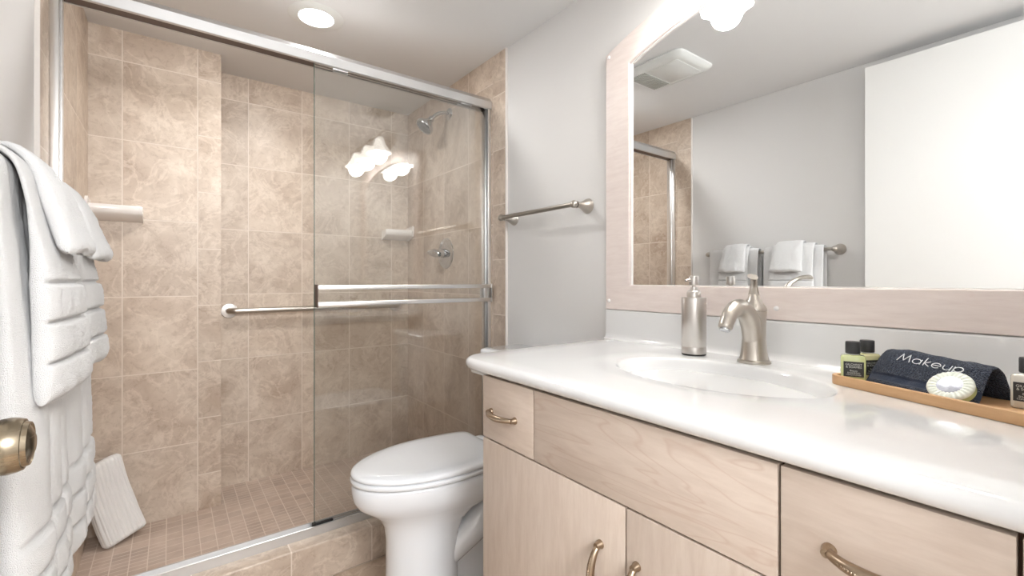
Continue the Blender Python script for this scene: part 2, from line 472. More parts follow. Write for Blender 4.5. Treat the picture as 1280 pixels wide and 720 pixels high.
# front wall with doorway (behind the camera) and the hall beyond
DW0, DW1, DH = XL+.05, 0.56, 2.135
fw = MB()
fw.box((DW1, YF-.12, FZ), (XR, YF, CZ)); fw.box((XL, YF-.12, FZ), (DW0, YF, CZ)); fw.box((DW0, YF-.12, DH), (DW1, YF, CZ))
struct('wall_front', fw, M['paint'])
cs = MB()
cs.box((DW1, YF, FZ), (DW1+.055, YF+.012, DH+.04), .003); cs.box((DW0, YF, DH), (DW1, YF+.012, DH+.04), .003)
struct('trim_3', cs, M['doorpaint'])
struct('ceiling_hall', B((XL-.1, -1.6, CZ), (XR+.1, YF-.12, CZ+.05)), M['ceil'])
struct('wall_hall_back', B((XL-.1, -1.65, FZ), (XR+.1, -1.55, CZ)), M['paint'])
struct('wall_hall_left', B((XL-.15, -1.6, FZ), (XL-.1, YF-.12, CZ)), M['paint'])
struct('wall_hall_right', B((XR+.05, -1.6, FZ), (XR+.1, YF-.12, CZ)), M['paint'])

# open door lying back against the left wall
door = B((-0.226, -0.035, FZ+.01), (-0.190, 0.768, 2.118), .002)
dr = struct('door_1', door, M['doorpaint'])
kn = MB().lathe([(r__*.93, h__) for r__, h__ in [(0, 0), (.033, .0), (.033, .004), (.029, .008), (.013, .012), (.0115, .026), (.018, .029), (.0265, .033), (.0315, .041), (.0325, .048), (.0312, .055), (.0292, .0595), (.0280, .0600), (.0270, .0590), (.0262, .0610), (.0250, .0640), (.0235, .0645), (.0225, .0630), (.017, .0650), (.010, .0675), (0, .0678)]], (-0.188, .722, .880), (1, 0, 0), 56)
k = obj('door_knob', kn, M['bronze'], dr); k['label'] = 'antique nickel round door knob'

# ------------------------------------------------------------ sliding shower doors
fr = thing('shower_door_frame', 'brushed aluminium header, side jambs and bottom track around the shower opening', 'shower door frame', (0.5, 1.92, 0.058))
h = MB()
# header: extruded profile (y,z)
prof = [(1.896, 1.955), (1.908, 1.973), (1.955, 1.975), (1.960, 1.970), (1.960, 1.917), (1.951, 1.917), (1.951, 1.950), (1.905, 1.950), (1.905, 1.916), (1.8955, 1.916), (1.8935, 1.918), (1.8935, 1.953)]
h.prism(prof, 0, TL, TR)
obj('header', h, M['alu'], fr, smooth=False)
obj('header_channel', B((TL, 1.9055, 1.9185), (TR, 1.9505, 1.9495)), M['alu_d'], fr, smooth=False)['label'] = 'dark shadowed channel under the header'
for x0, x1 in ((TL, TL+.020), (TR-.020, TR)):
    j = MB(); j.box((x0, 1.899, .085), (x1, 1.955, 1.9165), .002)
    s_ = 1 if x0 < 0 else -1
    e0 = x1 if s_ > 0 else x0
    j.box((min(e0, e0+s_*.006), 1.915, .085), (max(e0, e0+s_*.006), 1.939, 1.9160), .001)
    obj('jamb', j, M['alu_b'], fr)
t = MB(); t.prism([(1.892, .0585), (1.892, .066), (1.897, .084), (1.897, .090), (1.901, .092), (1.905, .090), (1.905, .075), (1.940, .072), (1.944, .088), (1.950, .088), (1.956, .0585)], 0, TL, TR)
obj('bottom_track', t, M['alu'], fr, ang=25)

def panel(name, label, x0, x1, y, rails, z0=.086, z1=1.9175, side=-1):
    p = thing(name, label, 'shower door', ((x0+x1)/2, y, z0), None)
    obj('glass', B((x0, y-.003, z0), (x1, y+.003, z1)), M['glass'], p, smooth=False)
    obj('edge_strip', B((x0-.0014, y-.0031, z0+.002), (x0, y+.0031, z1)), M['glass_edge'], p, smooth=False)
    yr = y + side*.036
    if rails:
        for zc in rails:
            r = MB(); r.box((x0+.003, yr-.006, zc-.009), (x1+.004, yr+.006, zc+.009), .0015)
            r.box((x0+.004, yr-.0075, zc+.0035), (x1+.002, yr-.005, zc+.0075), .0005)
            obj('towel_rail', r, M['alu_b'], p)
        zlo, zhi = min(rails)-.012, max(rails)+.012
        e = MB(); e.box((x0+.001, min(yr-.008, y), zlo), (x0+.005, max(yr+.004, y), zhi), .001)
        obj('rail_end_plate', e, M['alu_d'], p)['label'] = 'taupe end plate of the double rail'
        e = MB(); e.box((x1, min(yr-.008, y+.004), zlo), (x1+.004, max(yr+.004, y), zhi), .001)
        obj('rail_end_plate', e, M['alu_b'], p)
        br = MB(); br.box((x1-.042, min(yr, y), min(rails)), (x1-.018, max(yr, y), max(rails)), .002)
        obj('rail_bracket', br, M['alu'], p)
    hg = MB()
    for hx in (x0+.10, x1-.12):
        hg.box((hx-.03, y-.006, z1-.006), (hx+.03, y+.006, z1+.0008), .001)
    obj('hanger', hg, M['alu'], p)
    return p
p1 = panel('shower_door_panel', 'outer clear glass shower door panel with a double towel rail across it', .454, 1.272, 1.912, (1.030, .964))
gd = MB(); gd.box((.452, 1.9062, .076), (.525, 1.9185, .096), .001); gd.box((.447, 1.903, .076), (.460, 1.920, .100), .001)
obj('bottom_guide', gd, M['rubber'], p1)['label'] = 'black bottom guide'
p2 = panel('shower_door_panel', 'inner clear glass shower door panel slid behind the railed one', (.4600), 1.266, 1.932, None)

# ------------------------------------------------------------ shower fittings
def soap_shelf(name, label, x0, x1, yb, zt, flare_left):
    """ceramic corner ledge: dished tray with a front lip, end cheek against the side wall"""
    d = .085
    yf = yb-d
    sec = [(yb, zt-.004), (yf+.018, zt-.006), (yf+.010, zt), (yf+.003, zt+.001), (yf, zt-.006), (yf+.001, zt-.030), (yf+.012, zt-.040), (yb-.012, zt-.062), (yb, zt-.064)]
    mb = MB()
    xs = [0, .02, .05, .95, .98, 1]
    secs = []
    for q in xs:
        x = x0+(x1-x0)*q
        edge = 0
        if (q < .03 and not flare_left) or (q > .97 and flare_left): edge = .004
        secs.append([(x, y + (edge if y < yb-.01 else 0), z-(edge*.6)) for y, z in sec])
    mb.loft(secs)
    # end cheek rising at the side wall
    ch = [(yb, zt-.066), (yb-.02, zt-.066), (yf-.004, zt-.040), (yf-.012, zt-.014), (yf-.014, zt+.016), (yf-.006, zt+.028), (yf+.018, zt+.026), (yb, zt+.020)]
    if flare_left: mb.prism(ch, 0, x0, x0+.010)
    else: mb.prism(ch, 0, x1-.010, x1)
    o = obj(name, mb, M['shelf'], None, ang=50, origin=((x0+x1)/2, yb, zt-.06))
    return tag(o, label, 'soap dish')
soap_shelf('soap_dish', 'white ceramic soap ledge in the left corner of the shower, above the hanging towels', TL, -.100, YB1, 1.384, True)
soap_shelf('soap_dish', 'white ceramic soap ledge in the right corner of the shower, behind the glass', 1.105, TR, YB2, 1.388, False)

gb = thing('grab_bar', 'brushed steel grab bar running along the back tile wall of the shower', 'grab bar', (.7, YB2, .892))
def grab(parent, p0, p1, out, mat):
    """bar between two flanges; out = unit vector away from the wall"""
    p0, p1, out = Vector(p0), Vector(p1), Vector(out)
    t = (p1-p0).normalized(); so = .052; R = .03
    pts = [p0, p0+out*(so-R)]
    for i in range(1, 7):
        a = PI/2*i/6; pts.append(p0+out*(so-R+R*math.sin(a))+t*(R-R*math.cos(a)))
    q = [p1, p1+out*(so-R)]
    for i in range(1, 7):
        a = PI/2*i/6; q.append(p1+out*(so-R+R*math.sin(a))-t*(R-R*math.cos(a)))
    obj('rail', MB().tube(pts+q[::-1], .0155, 20), mat, parent)
    for c in (p0, p1):
        obj('flange', MB().lathe([(.040, 0), (.040, .003), (.038, .005), (.024, .006), (.018, .0065), (.0165, .009)], c, out, 40), M['steel'], parent)
grab(gb, (.254, YB2, .893), (1.20, YB2, .893), (0, -1, 0), M['nickel_h'])
gb2 = thing('grab_bar', 'grab bar on the left shower wall, only its end showing beside the towels', 'grab bar', (TL, 2.3, .915))
grab(gb2, (TL, 2.10, .915), (TL, 2.60, .915), (1, 0, 0), M['nickel_h'])

sh = thing('wall_shower', 'chrome shower head on a bent arm high on the right tile wall', 'shower head', (TR, 2.33, 2.02))
obj('flange', MB().lathe([(.034, 0), (.033, .004), (.026, .010), (.014, .013), (.011, .014)], (TR, 2.33, 2.02), (-1, 0, 0), 36), M['chrome'], sh)
arm = [(TR, 2.33, 2.020), (TR-.03, 2.33, 2.022), (TR-.06, 2.333, 2.014), (TR-.085, 2.338, 1.998), (TR-.103, 2.343, 1.978)]
obj('arm', MB().tube(arm, .0105, 16), M['chrome'], sh)
ax = Vector((-.62, .06, -.78)).normalized()
hc = Vector(arm[-1])
obj('head', MB().lathe([(.010, -.004), (.016, 0), (.018, .010), (.015, .018), (.020, .026), (.036, .046), (.049, .060), (.052, .066), (.052, .078), (.049, .082), (.046, .081), (.044, .079)], hc, ax, 48), M['chrome'], sh)
face = MB().lathe([(.0445, .0795), (.030, .0820), (.012, .0835), (0, .084)], hc, ax, 40)
q = Vector((0, 0, 1)).rotation_difference(ax).to_matrix()
for ring, cnt in ((.013, 6), (.025, 11), (.037, 16)):
    for i in range(cnt):
        a = 2*PI*i/cnt
        face.lathe([(.0022, 0), (.0018, .004), (0, .0045)], hc + q @ Vector((ring*math.cos(a), ring*math.sin(a), .081)), ax, 8)
obj('spray_face', face, simple('spray_grey', srgb(150, 152, 155), 0.35, 0.4, vary=.2), sh)['label'] = 'grey nozzle face'

sv = thing('shower_valve', 'chrome oval shower valve plate with a lever knob on the right tile wall', 'shower valve', (TR, 2.372, 1.215))
obj('escutcheon', MB().lathe([(.090, 0), (.089, .003), (.082, .007), (.060, .010), (.030, .012), (.0, .012)], (TR, 2.372, 1.215), (-1, 0, 0), 56), M['chrome'], sv)
obj('stem', MB().lathe([(.026, .0), (.025, .020), (.022, .030), (.022, .044), (.018, .046), (0, .047)], (TR-.009, 2.372, 1.215), (-1, 0, 0), 36), M['chrome'], sv)
lv = MB().tube([(TR-.052, 2.350, 1.207), (TR-.056, 2.372, 1.213), (TR-.062, 2.395, 1.217), (TR-.066, 2.43, 1.221), (TR-.068, 2.465, 1.223), (TR-.069, 2.480, 1.223)], [.012, .023, .024, .019, .009, .003], 20)
obj('lever', lv, M['chrome'], sv)

# ribbed washcloth standing in the shower corner
def ribbed_cloth():
    mb = MB(); W, D, H = .148, .052, .345
    nv = 40; secs = []
    base = []
    nf = 108; ns = 22
    hw, hd = W/2, D/2
    for i in range(nf): base.append((-hw+W*(i+.5)/nf, -hd, 0, -1))
    for i in range(ns): base.append((hw, -hd+D*(i+.5)/ns, 1, 0))
    for i in range(nf): base.append((hw-W*(i+.5)/nf, hd, 0, 1))
    for i in range(ns): base.append((-hw, hd-D*(i+.5)/ns, -1, 0))
    for j in range(nv+1):
        z = H*j/nv
        e = min(1, max(0, min(z, H-z)/.016)); shr = math.sqrt(max(0, 1-(1-e)**2))
        ring = []
        for x, y, nx, ny in base:
            # round the corners
            q = (abs(x/hw)**6+abs(y/hd)**4)**(-1/5)
            X, Y = x*min(1, q*1.0), y*min(1, q*1.0)
            ph = (x/W+.5)*9 if ny else (y/D+.5)*3
            rib = .0048*(abs(math.sin(PI*ph))**.7-.6)*(.3+.7*shr)
            X += nx*rib; Y += ny*rib
            wob = .004*noise.noise(Vector((x*16, z*12, 3)))
            bend = .012*math.sin(PI*z/H)
            ring.append((X*(.9+.1*shr)*(1+.06*(1-z/H)), Y*(.55+.45*shr)+wob+bend, z+.004*math.sin(x*30)*(z/H)))
        secs.append(ring)
    mb.loft(secs)
    return mb
rc = ribbed_cloth()
bl = Vector((-.155, 2.562, SZ+.004))
R = Matrix.Translation(bl) @ Matrix.Rotation(math.radians(33), 4, 'Z') @ Matrix.Rotation(math.radians(-12), 4, 'X') @ Matrix.Rotation(math.radians(-10), 4, 'Y')
rc.xf(R)
mz = min(v[2] for v in rc.v); rc.xf(Matrix.Translation((0, 0, SZ+.001-mz)))
tag(obj('ribbed_cloth', rc, M['ribbed'], None, ang=80, origin=(bl.x, bl.y, SZ)), 'folded white ribbed cloth standing on the shower floor in the left corner', 'cloth')

# ------------------------------------------------------------ towel bars
def towel_bar(label, xw, out, y0, y1, z, so=.078):
    """post at y0 and y1 on wall x=xw; out=+1/-1"""
    t = thing('towel_bar', label, 'towel bar', (xw, (y0+y1)/2, z))
    for y in (y0, y1):
        p = [(.029, 0), (.030, .003), (.028, .006), (.0275, .010), (.022, .020), (.015, .036), (.0105, .050), (.010, .056), (.0135, .060), (.0135, .064)]
        obj('post', MB().lathe(p, (xw, y, z), (out, 0, 0), 40), M['nickel'], t)
        pr = [(0, -.0165), (.006, -.0155), (.011, -.0115), (.0145, -.005), (.0155, 0), (.0145, .005), (.011, .0115), (.006, .0155), (0, .0165)]
        obj('end_cap', MB().lathe(pr, (xw+out*so, y, z), (0, 1, 0), 30), M['nickel'], t)
    obj('bar', MB().lathe([(.0095, 0), (.0095, y1-y0)], (xw+out*so, y0, z), (0, 1, 0), 28), M['nickel_h'], t)
    return t
towel_bar('brushed nickel towel bar with nothing on it, on the wall right of the shower', XR, -1, 1.243, 1.717, 1.347)
ZB = 1.225
XBAR = XL+.078
towel_bar('brushed nickel towel bar on the left wall, carrying the white towels', XL, 1, .906, 1.612, ZB)

# ------------------------------------------------------------ draped towels
def catmull(P, n):
    P = [Vector(p) for p in P]; out = []
    # arc-length resample of a Catmull-Rom through P
    dense = []
    for i in range(len(P)-1):
        p0 = P[max(i-1, 0)]; p1 = P[i]; p2 = P[i+1]; p3 = P[min(i+2, len(P)-1)]
        for k in range(24):
            t = k/24
            dense.append(0.5*((2*p1)+(p2-p0)*t+(2*p0-5*p1+4*p2-p3)*t*t+(3*p1-p0-3*p2+p3)*t**3))
    dense.append(P[-1])
    L = [0]
    for a, b_ in zip(dense, dense[1:]): L.append(L[-1]+(b_-a).length)
    j = 0
    for i in range(n+1):
        s = L[-1]*i/n
        while j < len(L)-2 and L[j+1] < s: j += 1
        u = (s-L[j])/max(1e-9, L[j+1]-L[j])
        out.append((dense[j].lerp(dense[j+1], min(1, u)), s, L[-1]))
    return out
def drape(name, label, prof, y0, y1, thick, bands, cols, seed, flare=0.0, n=260, m=84, hem_curl=0.0, tilt=0.0, wave=.003, group=None, sag=0.0, lean=0.0, bpuff=.22, bdeep=.55):
    """prof: (x,z) centre line from the back hem over the bar to the front hem.
    thick(s01): half thickness. bands: distances from the front hem of woven creases. cols: crease positions (0..1) across the width"""
    P = catmull([(p[0], 0, p[1]) for p in prof], n)
    Ltot = P[-1][2]
    outer = []; inner = []
    for i, (c, s, _) in enumerate(P):
        a = P[max(i-1, 0)][0]; b_ = P[min(i+1, n)][0]
        t = (b_-a).normalized(); nrm = Vector((-t.z, 0, t.x))      # points away from the wall on the front leg
        if nrm.x < 0 and t.z < -.3: nrm = -nrm
        if t.z > .3 and nrm.x > 0: nrm = -nrm
        if abs(t.z) <= .3 and nrm.z < 0: nrm = -nrm
        q = s/Ltot; d = Ltot-s
        T = thick(q)
        ends = min(1, min(s, d)/(.012+T*.5)); er = math.sqrt(max(0.0, 1-(1-ends)**2))
        band = 1.0
        for bd in bands:
            g = math.exp(-((d-bd)/.0036)**2); band *= 1-bdeep*g
        puff = 1.0
        if bands:
            for b0, b1 in zip([0]+list(bands), list(bands)):
                if b0 < d < b1: puff = 1+bpuff*math.sin(PI*(d-b0)/(b1-b0))**.5
        for side, L_ in ((1, outer), (-1, inner)):
            row = []
            for k in range(m+1):
                v = k/m
                rnd = (1-abs(2*v-1)**3.2)**(1/3.2) if 0 < v < 1 else 0.0
                col = 1.0
                if side > 0:
                    for cc in cols: col *= 1-.75*math.exp(-((v-cc)/.022)**2)
                    seglist = [0]+list(cols)+[1]
                    for c0, c1 in zip(seglist, seglist[1:]):
                        if c0 <= v <= c1 and cols: col *= 1+.25*math.sin(PI*(v-c0)/(c1-c0))
                dz = noise.noise(Vector((v*5+seed, q*7, seed*3)))*wave + noise.noise(Vector((v*22+seed, q*40, seed)))*.0012 + noise.noise(Vector((v*85, q*230, seed)))*.0016
                off = (T*er*rnd*col*(band*puff if side > 0 else 1) + (dz*rnd if side > 0 else dz*.3*rnd))*side
                fl = flare*(v-.5)*max(0, (q-.55)/.45)
                tw = lean*max(0, (q-.5)/.5)*(v-.5)      # one edge stands further out from the wall
                yy = y0+(y1-y0)*v + fl + tilt*max(0, (q-.5)) + noise.noise(Vector((q*9, seed, 1 if v > .5 else 7)))*.0025*abs(2*v-1)
                zz = c.z + nrm.z*off
                if q > .5: zz -= sag*(1-abs(2*v-1))*0 + .006*noise.noise(Vector((v*4, seed, 9)))*max(0, (q-.8)/.2)
                xx = c.x + nrm.x*off + tw
                if hem_curl and d < .05: xx += hem_curl*(1-d/.05)**2*math.sin(PI*v)
                row.append((xx, yy, zz))
            L_.append(row)
    vs = []; fs = []
    W_ = m+1
    for r in outer: vs += r
    off2 = len(vs)
    for r in inner: vs += r
    for i in range(n):
        for k in range(m):
            a = i*W_+k
            fs.append((a, a+1, a+W_+1, a+W_))
            fs.append((off2+a, off2+a+W_, off2+a+W_+1, off2+a+1))
        fs.append((i*W_, (i+1)*W_, off2+(i+1)*W_, off2+i*W_))
        a = i*W_+m; fs.append((a, off2+a, off2+a+W_, a+W_))
    for k in range(m):
        fs.append((k, off2+k, off2+k+1, k+1))
        a = n*W_+k; fs.append((a, a+1, off2+a+1, off2+a))
    mb = MB(); mb.add(vs, fs)
    o = obj(name, mb, M['terry'], None, ang=180, origin=(XBAR, (y0+y1)/2, ZB))
    bm = bmesh.new(); bm.from_mesh(o.data); bmesh.ops.remove_doubles(bm, verts=bm.verts, dist=1e-5); bm.to_mesh(o.data); bm.free()
    return tag(o, label, 'towel', group)
xb = XBAR
def bath(seed, y0, y1, label):
    prof = [(xb-.032, .56), (xb-.031, .9), (xb-.024, 1.19), (xb-.017, ZB+.012), (xb, ZB+.021), (xb+.017, ZB+.012), (xb+.022, 1.19), (xb+.028, 1.0), (xb+.034, .75), (xb+.040, .48)]
    def th(q):
        return .0062 + (.018*min(1, max(0, (q-.54)/.2)) if q > .54 else .010*min(1, max(0, (.42-q)/.2)))
    return drape('bath_towel', label, prof, y0, y1, th, (.062, .126, .190), (.40, .70), seed, flare=.010, bpuff=.16, bdeep=.5)
bath(1.3, .950, 1.256, 'large white bath towel hanging nearest the door knob, under a hand towel')
bath(5.7, 1.288, 1.590, 'large white bath towel hanging nearest the shower, under a hand towel')
def hand(seed, y0, y1, label, zb=.868, xo=0.0, lean=.02):
    prof = [(xb-.046, 1.08), (xb-.044, 1.16), (xb-.033, ZB+.010), (xb-.018, ZB+.030), (xb, ZB+.036), (xb+.019, ZB+.030), (xb+.036, ZB+.006), (xb+.050, 1.16), (xb+.064+xo, 1.05), (xb+.074+xo, zb)]
    def th(q):
        return .0062 + (.0125*min(1, max(0, (q-.50)/.2)) if q > .50 else 0.0)
    return drape('hand_towel', label, prof, y0, y1, th, (.062, .125, .187), (), seed, flare=.035, lean=lean)
hand(2.1, .990, 1.205, 'white hand towel with woven bands over the bath towel nearest the door knob')
hand(8.9, 1.335, 1.500, 'white hand towel with woven bands over the bath towel nearest the shower')
def wash(seed, y0, y1, label, x1=0.0):
    prof = [(xb-.058, 1.11), (xb-.056, 1.17), (xb-.044, ZB+.014), (xb-.024, ZB+.042), (xb, ZB+.050), (xb+.026, ZB+.042), (xb+.048, ZB+.014), (xb+.070+x1*.5, 1.175), (xb+.091+x1, 1.105)]
    def th(q):
        return .0062 + (.0105*min(1, max(0, (q-.5)/.25)) if q > .5 else 0.0)
    return drape('washcloth', label, prof, y0, y1, th, (), (), seed, n=110, flare=.03, hem_curl=.006, lean=.012)
wash(3.3, 1.045, 1.180, 'small white washcloth folded on top of the towels nearest the door knob')
wash(6.1, 1.352, 1.480, 'small white washcloth folded on top of the towels nearest the shower')

# ------------------------------------------------------------ toilet
TY = 1.446
to = thing('toilet', 'white two-piece toilet with closed lid between shower and vanity', 'toilet', (.86, TY, FZ))
EC, ES = .55, .45
def egg(xf_, xb_, hw, z, n=120, bw=.6, yc=TY):
    """egg outline: elliptical front at xf, squarer back at xb"""
    xm = xf_ + (xb_-xf_)*.60
    pts = []
    for k in range(n):
        a = 2*PI*k/n; c, s = math.cos(a), math.sin(a)
        if c < 0:
            x = xm + c*(xm-xf_); y = s*hw
        else:
            x = xm + (abs(c)**EC)*(xb_-xm); y = math.copysign(abs(s)**(1.0-.0*c), s)*hw*(1-(1-bw)*c**1.5)
            if c > .0: y = math.copysign(abs(s)**ES, s)*hw*(1-(1-bw)*((x-xm)/(xb_-xm))**2)
        pts.append((x, yc+y, z))
    return pts
bowl = MB()
S = [(.558, .800, .122, FZ, .9), (.556, .802, .123, FZ+.015, .9), (.566, .800, .112, FZ+.04, .9), (.570, .800, .105, .10, .9), (.570, .805, .104, .20, .9),
     (.562, .83, .108, .25, .9), (.540, .90, .123, .285, .8), (.505, 1.0, .145, .312, .85), (.475, 1.08, .163, .335, .85), (.462, 1.08, .172, .358, .85), (.457, 1.08, .176, .385, .85), (.457, 1.08, .176, .402, .85), (.461, 1.078, .173, .409, .85), (.475, 1.07, .16, .411, .85)]
bowl.loft([egg(a, b_, h_, z, bw=w_) for a, b_, h_, z, w_ in S])
bowl.loft([egg(.66, 1.17, .118, FZ, bw=.9), egg(.66, 1.17, .118, FZ+.02, bw=.9), egg(.67, 1.15, .080, FZ+.05, bw=.9), egg(.68, 1.13, .066, .10, bw=.9), egg(.68, 1.12, .066, .36, bw=.9)])
obj('bowl', bowl, M['china'], to, ang=60)
for sgn in (-1, 1):
    pts = []
    for i in range(22):
        t_ = i/21
        pts.append((.74+.36*t_, TY+sgn*(.045+.030*min(1, t_*3)), .06+.21*math.sin(PI*min(1, .12+t_*.8)*.62)**1.2-.16*max(0, t_-.6)))
    obj('trapway', MB().tube(pts, [.040+.012*math.sin(PI*min(1, i/18)) for i in range(22)], 18), M['china'], to, ang=60)
EC, ES = .20, .13
def slab(secs, mat, name):
    return obj(name, MB().loft(secs), mat, to, ang=60)
slab([egg(.458, .965, .177, .4155, bw=.84), egg(.454, .966, .180, .418, bw=.84), egg(.453, .966, .181, .426, bw=.84), egg(.456, .965, .178, .4305, bw=.84)], M['china'], 'seat')
slab([egg(.458, .958, .176, .434, bw=.86), egg(.455, .960, .179, .4365, bw=.86), egg(.455, .960, .179, .443, bw=.86), egg(.459, .957, .176, .448, bw=.86), egg(.470, .950, .167, .4515, bw=.86), egg(.50, .93, .14, .4535, bw=.86), egg(.55, .90, .11, .4538, bw=.86), egg(.60, .85, .05, .454, bw=.86)], M['china'], 'lid')
for sgn in (-1, 1): obj('hinge', B((.968, TY+sgn*.075-.022, .412), (1.0, TY+sgn*.075+.022, .440), .006, 3), M['china'], to)
tk = MB()
def rr(x0, x1, y0, y1, r, z, n=6):
    pts = []
    for cx, cy, a0 in ((x1-r, y1-r, 0), (x0+r, y1-r, PI/2), (x0+r, y0+r, PI), (x1-r, y0+r, 3*PI/2)):
        for i in range(n+1):
            a = a0+PI/2*i/n; pts.append((cx+r*math.cos(a), cy+r*math.sin(a), z))
    return pts
tk.loft([rr(1.085, 1.283, TY-.185, TY+.185, .03, .402), rr(1.082, 1.285, TY-.19, TY+.19, .03, .42), rr(1.066, 1.285, TY-.208, TY+.208, .035, .735)])
obj('tank', tk, M['china'], to)
obj('tank_lid', MB().loft([rr(1.060, 1.288, TY-.214, TY+.214, .035, .7365), rr(1.055, 1.290, TY-.219, TY+.219, .04, .741), rr(1.055, 1.290, TY-.219, TY+.219, .04, .757), rr(1.060, 1.288, TY-.214, TY+.214, .035, .765), rr(1.075, 1.28, TY-.20, TY+.20, .03, .768)]), M['china'], to, ang=60)
fl = MB(); fl.lathe([(.011, 0), (.011, .012), (0, .013)], (1.07, TY-.15, .68), (-1, 0, 0), 20); fl.tube([(1.052, TY-.15, .68), (1.05, TY-.11, .675), (1.052, TY-.07, .668)], [.006, .007, .005], 12)
obj('flush_lever', fl, M['chrome'], to)

# ------------------------------------------------------------ vanity cabinet
XF = .657
VY0, VY1 = YF+.004, 1.007
va = thing('vanity_cabinet', 'long pale maple vanity cabinet with metal pulls under the white counter', 'vanity cabinet', (.97, .48, FZ))
bd = MB()
bd.box((XF+.020, VY0, FZ+.09), (XR-.002, VY1, .700), .001)
bd.box((XF+.020, VY0, .700), (XF+.030, VY1, .800)); bd.box((XF+.020, VY1-.016, .700), (XR-.002, VY1, .815)); bd.box((XR-.03, VY0, .700), (XR-.002, VY1, .800))
obj('carcass', bd, [M['wood_v']], va, smooth=False)
obj('gap_backing', B((XF+.0185, VY0+.002, FZ+.10), (XF+.0199, VY1-.002, .8165)), M['cab_in'], va, smooth=False)['label'] = 'dark brown line between the fronts'
obj('toe_kick', B((XF+.07, VY0, FZ), (XR-.002, VY1-.01, FZ+.09)), M['wood_h2'], va, smooth=False)
G = .0021
def front(name, y0, y1, z0, z1, mat):
    return obj(name, B((XF, y0+G, z0+G), (XF+.0184, y1-G, z1-G), .0012, 2), mat, va, ang=30)
zt, zm, zl = .8125, .6500, FZ+.10
d1 = front('drawer', .797, VY1, zm, zt, M['wood_h2'])
fp = front('false_front', .277, .797, zm, zt, M['wood_h'])
d2 = front('drawer', .059, .277, zm, zt, M['wood_h2'])
fp2 = front('side_panel', VY0, .059, zl, zt, M['wood_v'])
c1 = front('door', .536, VY1, zl, zm, M['wood_v'])
c2 = front('door', .059, .536, zl, zm, M['wood_v'])
def pull(parent, c, along, length):
    """cast bow pull with a beaded centre rib, feet on the front face"""
    c = Vector(c); a = Vector(along); out = Vector((-1, 0, 0)); side = a.cross(out)
    mb = MB(); n = 28; pts = []; rs = []
    for i in range(n+1):
        t_ = i/n; u = (t_-.5)*length
        h_ = .026*(math.sin(PI*t_)**.55)+.002
        pts.append(c+a*u+out*h_); rs.append(.0054+.0026*math.sin(PI*t_))
    mb.tube(pts, rs, 14, flat=1.0, up=tuple(side))
    for s_ in (-1, 1):
        mb.lathe([(.0085, 0), (.0085, .003), (.0065, .007), (.0055, .014)], c+a*(s_*length*.5), (-1, 0, 0), 18)
    for i in range(4, n-3):
        t_ = i/n; u = (t_-.5)*length; h_ = .026*(math.sin(PI*t_)**.55)+.002
        bm = bmesh.new(); bmesh.ops.create_uvsphere(bm, u_segments=8, v_segments=6, radius=.0022)
        mb.bm(bm, Matrix.Translation(c+a*u+out*(h_+rs[i]*.9)))
    o = obj('handle', mb, M['pull'], parent, ang=70)
    o['label'] = 'champagne metal bow pull with beaded rib'
pull(d1, (XF, .916, .724), (0, 1, 0), .100)
pull(d2, (XF, .168, .724), (0, 1, 0), .100)
pull(c1, (XF, .596, .506), (0, 0, 1), .100)
pull(c2, (XF, .511, .506), (0, 0, 1), .100)

# ------------------------------------------------------------ countertop with integral oval basin
CT = .848
co = thing('countertop', 'glossy white vanity countertop with integral oval sink and backsplash', 'countertop', (.96, .54, .812))
bx, by, ea, eb = .985, .560, .160, .242
x0, x1, y0, y1, rc_ = .6555, XR-.002, YF+.004, 1.112, .070
import itertools
angs = sorted(set([2*PI*i/240 for i in range(240)]))
def boundary(a, grow):
    """point where the ray from the basin centre leaves the rounded rectangle grown outwards by grow on its free sides"""
    X0, Y1 = x0-grow, y1+grow; c, s = math.cos(a), math.sin(a)
    def inside(px, py):
        if px > x1 or py < y0 or px < X0 or py > Y1: return False
        r = rc_+grow; cx, cy = X0+r, Y1-r
        if px < cx and py > cy: return (px-cx)**2+(py-cy)**2 <= r*r
        return True
    lo, hi = 0, 3
    for _ in range(40):
        mid = (lo+hi)/2
        if inside(bx+c*mid, by+s*mid): lo = mid
        else: hi = mid
    return bx+c*lo, by+s*lo
rings = []
D = .115
for s_ in (0.10, .2, .3, .45, .6, .72, .82, .90, .94, .97, .985, 1.0, 1.012, 1.03):
    t_ = 1-s_
    if s_ <= 1:
        dz = D*(1-(1-min(1, t_/.85))**2.6); sm = min(1, t_/.05); sm = sm*sm*(3-2*sm); z = CT-dz*(.25+.75*sm)*(1 if t_ > 0 else 0)-.0012
    else:
        z = CT-.0012*(1-(s_-1)/.03)
    rings.append([(bx+ea*s_*math.cos(a), by+eb*s_*math.sin(a), z) for a in angs])
inner = rings[-1]
for q in (.25, .5, .75, 1.0):
    rings.append([(i_[0]+(o_[0]-i_[0])*q, i_[1]+(o_[1]-i_[1])*q, CT) for i_, o_ in zip(inner, [boundary(a, 0) for a in angs])])
R_ = .0153
for i in range(1, 13):
    a_ = PI*i/12
    g = R_*math.sin(a_); zz = CT-R_+R_*math.cos(a_)
    rings.append([(*boundary(a, g), zz) for a in angs])
ctm = MB().loft(rings, cap=True)
obj('slab', ctm, M['marble'], co, ang=50)
obj('underside_strip', B((.668, 1.0085, .803), (1.25, 1.085, .8165), .004), M['marble'], co)
bs = MB(); bs.prism([(XR-.040, CT-.002), (XR-.040, CT+.0002), (XR-.033, CT+.0012), (XR-.027, CT+.005), (XR-.0235, CT+.0115), (XR-.022, CT+.020), (XR-.022, .948), (XR-.019, .952), (XR-.002, .952), (XR-.002, CT-.002)], 1, y0, 1.133)
obj('backsplash', bs, M['marble'], co, ang=30)
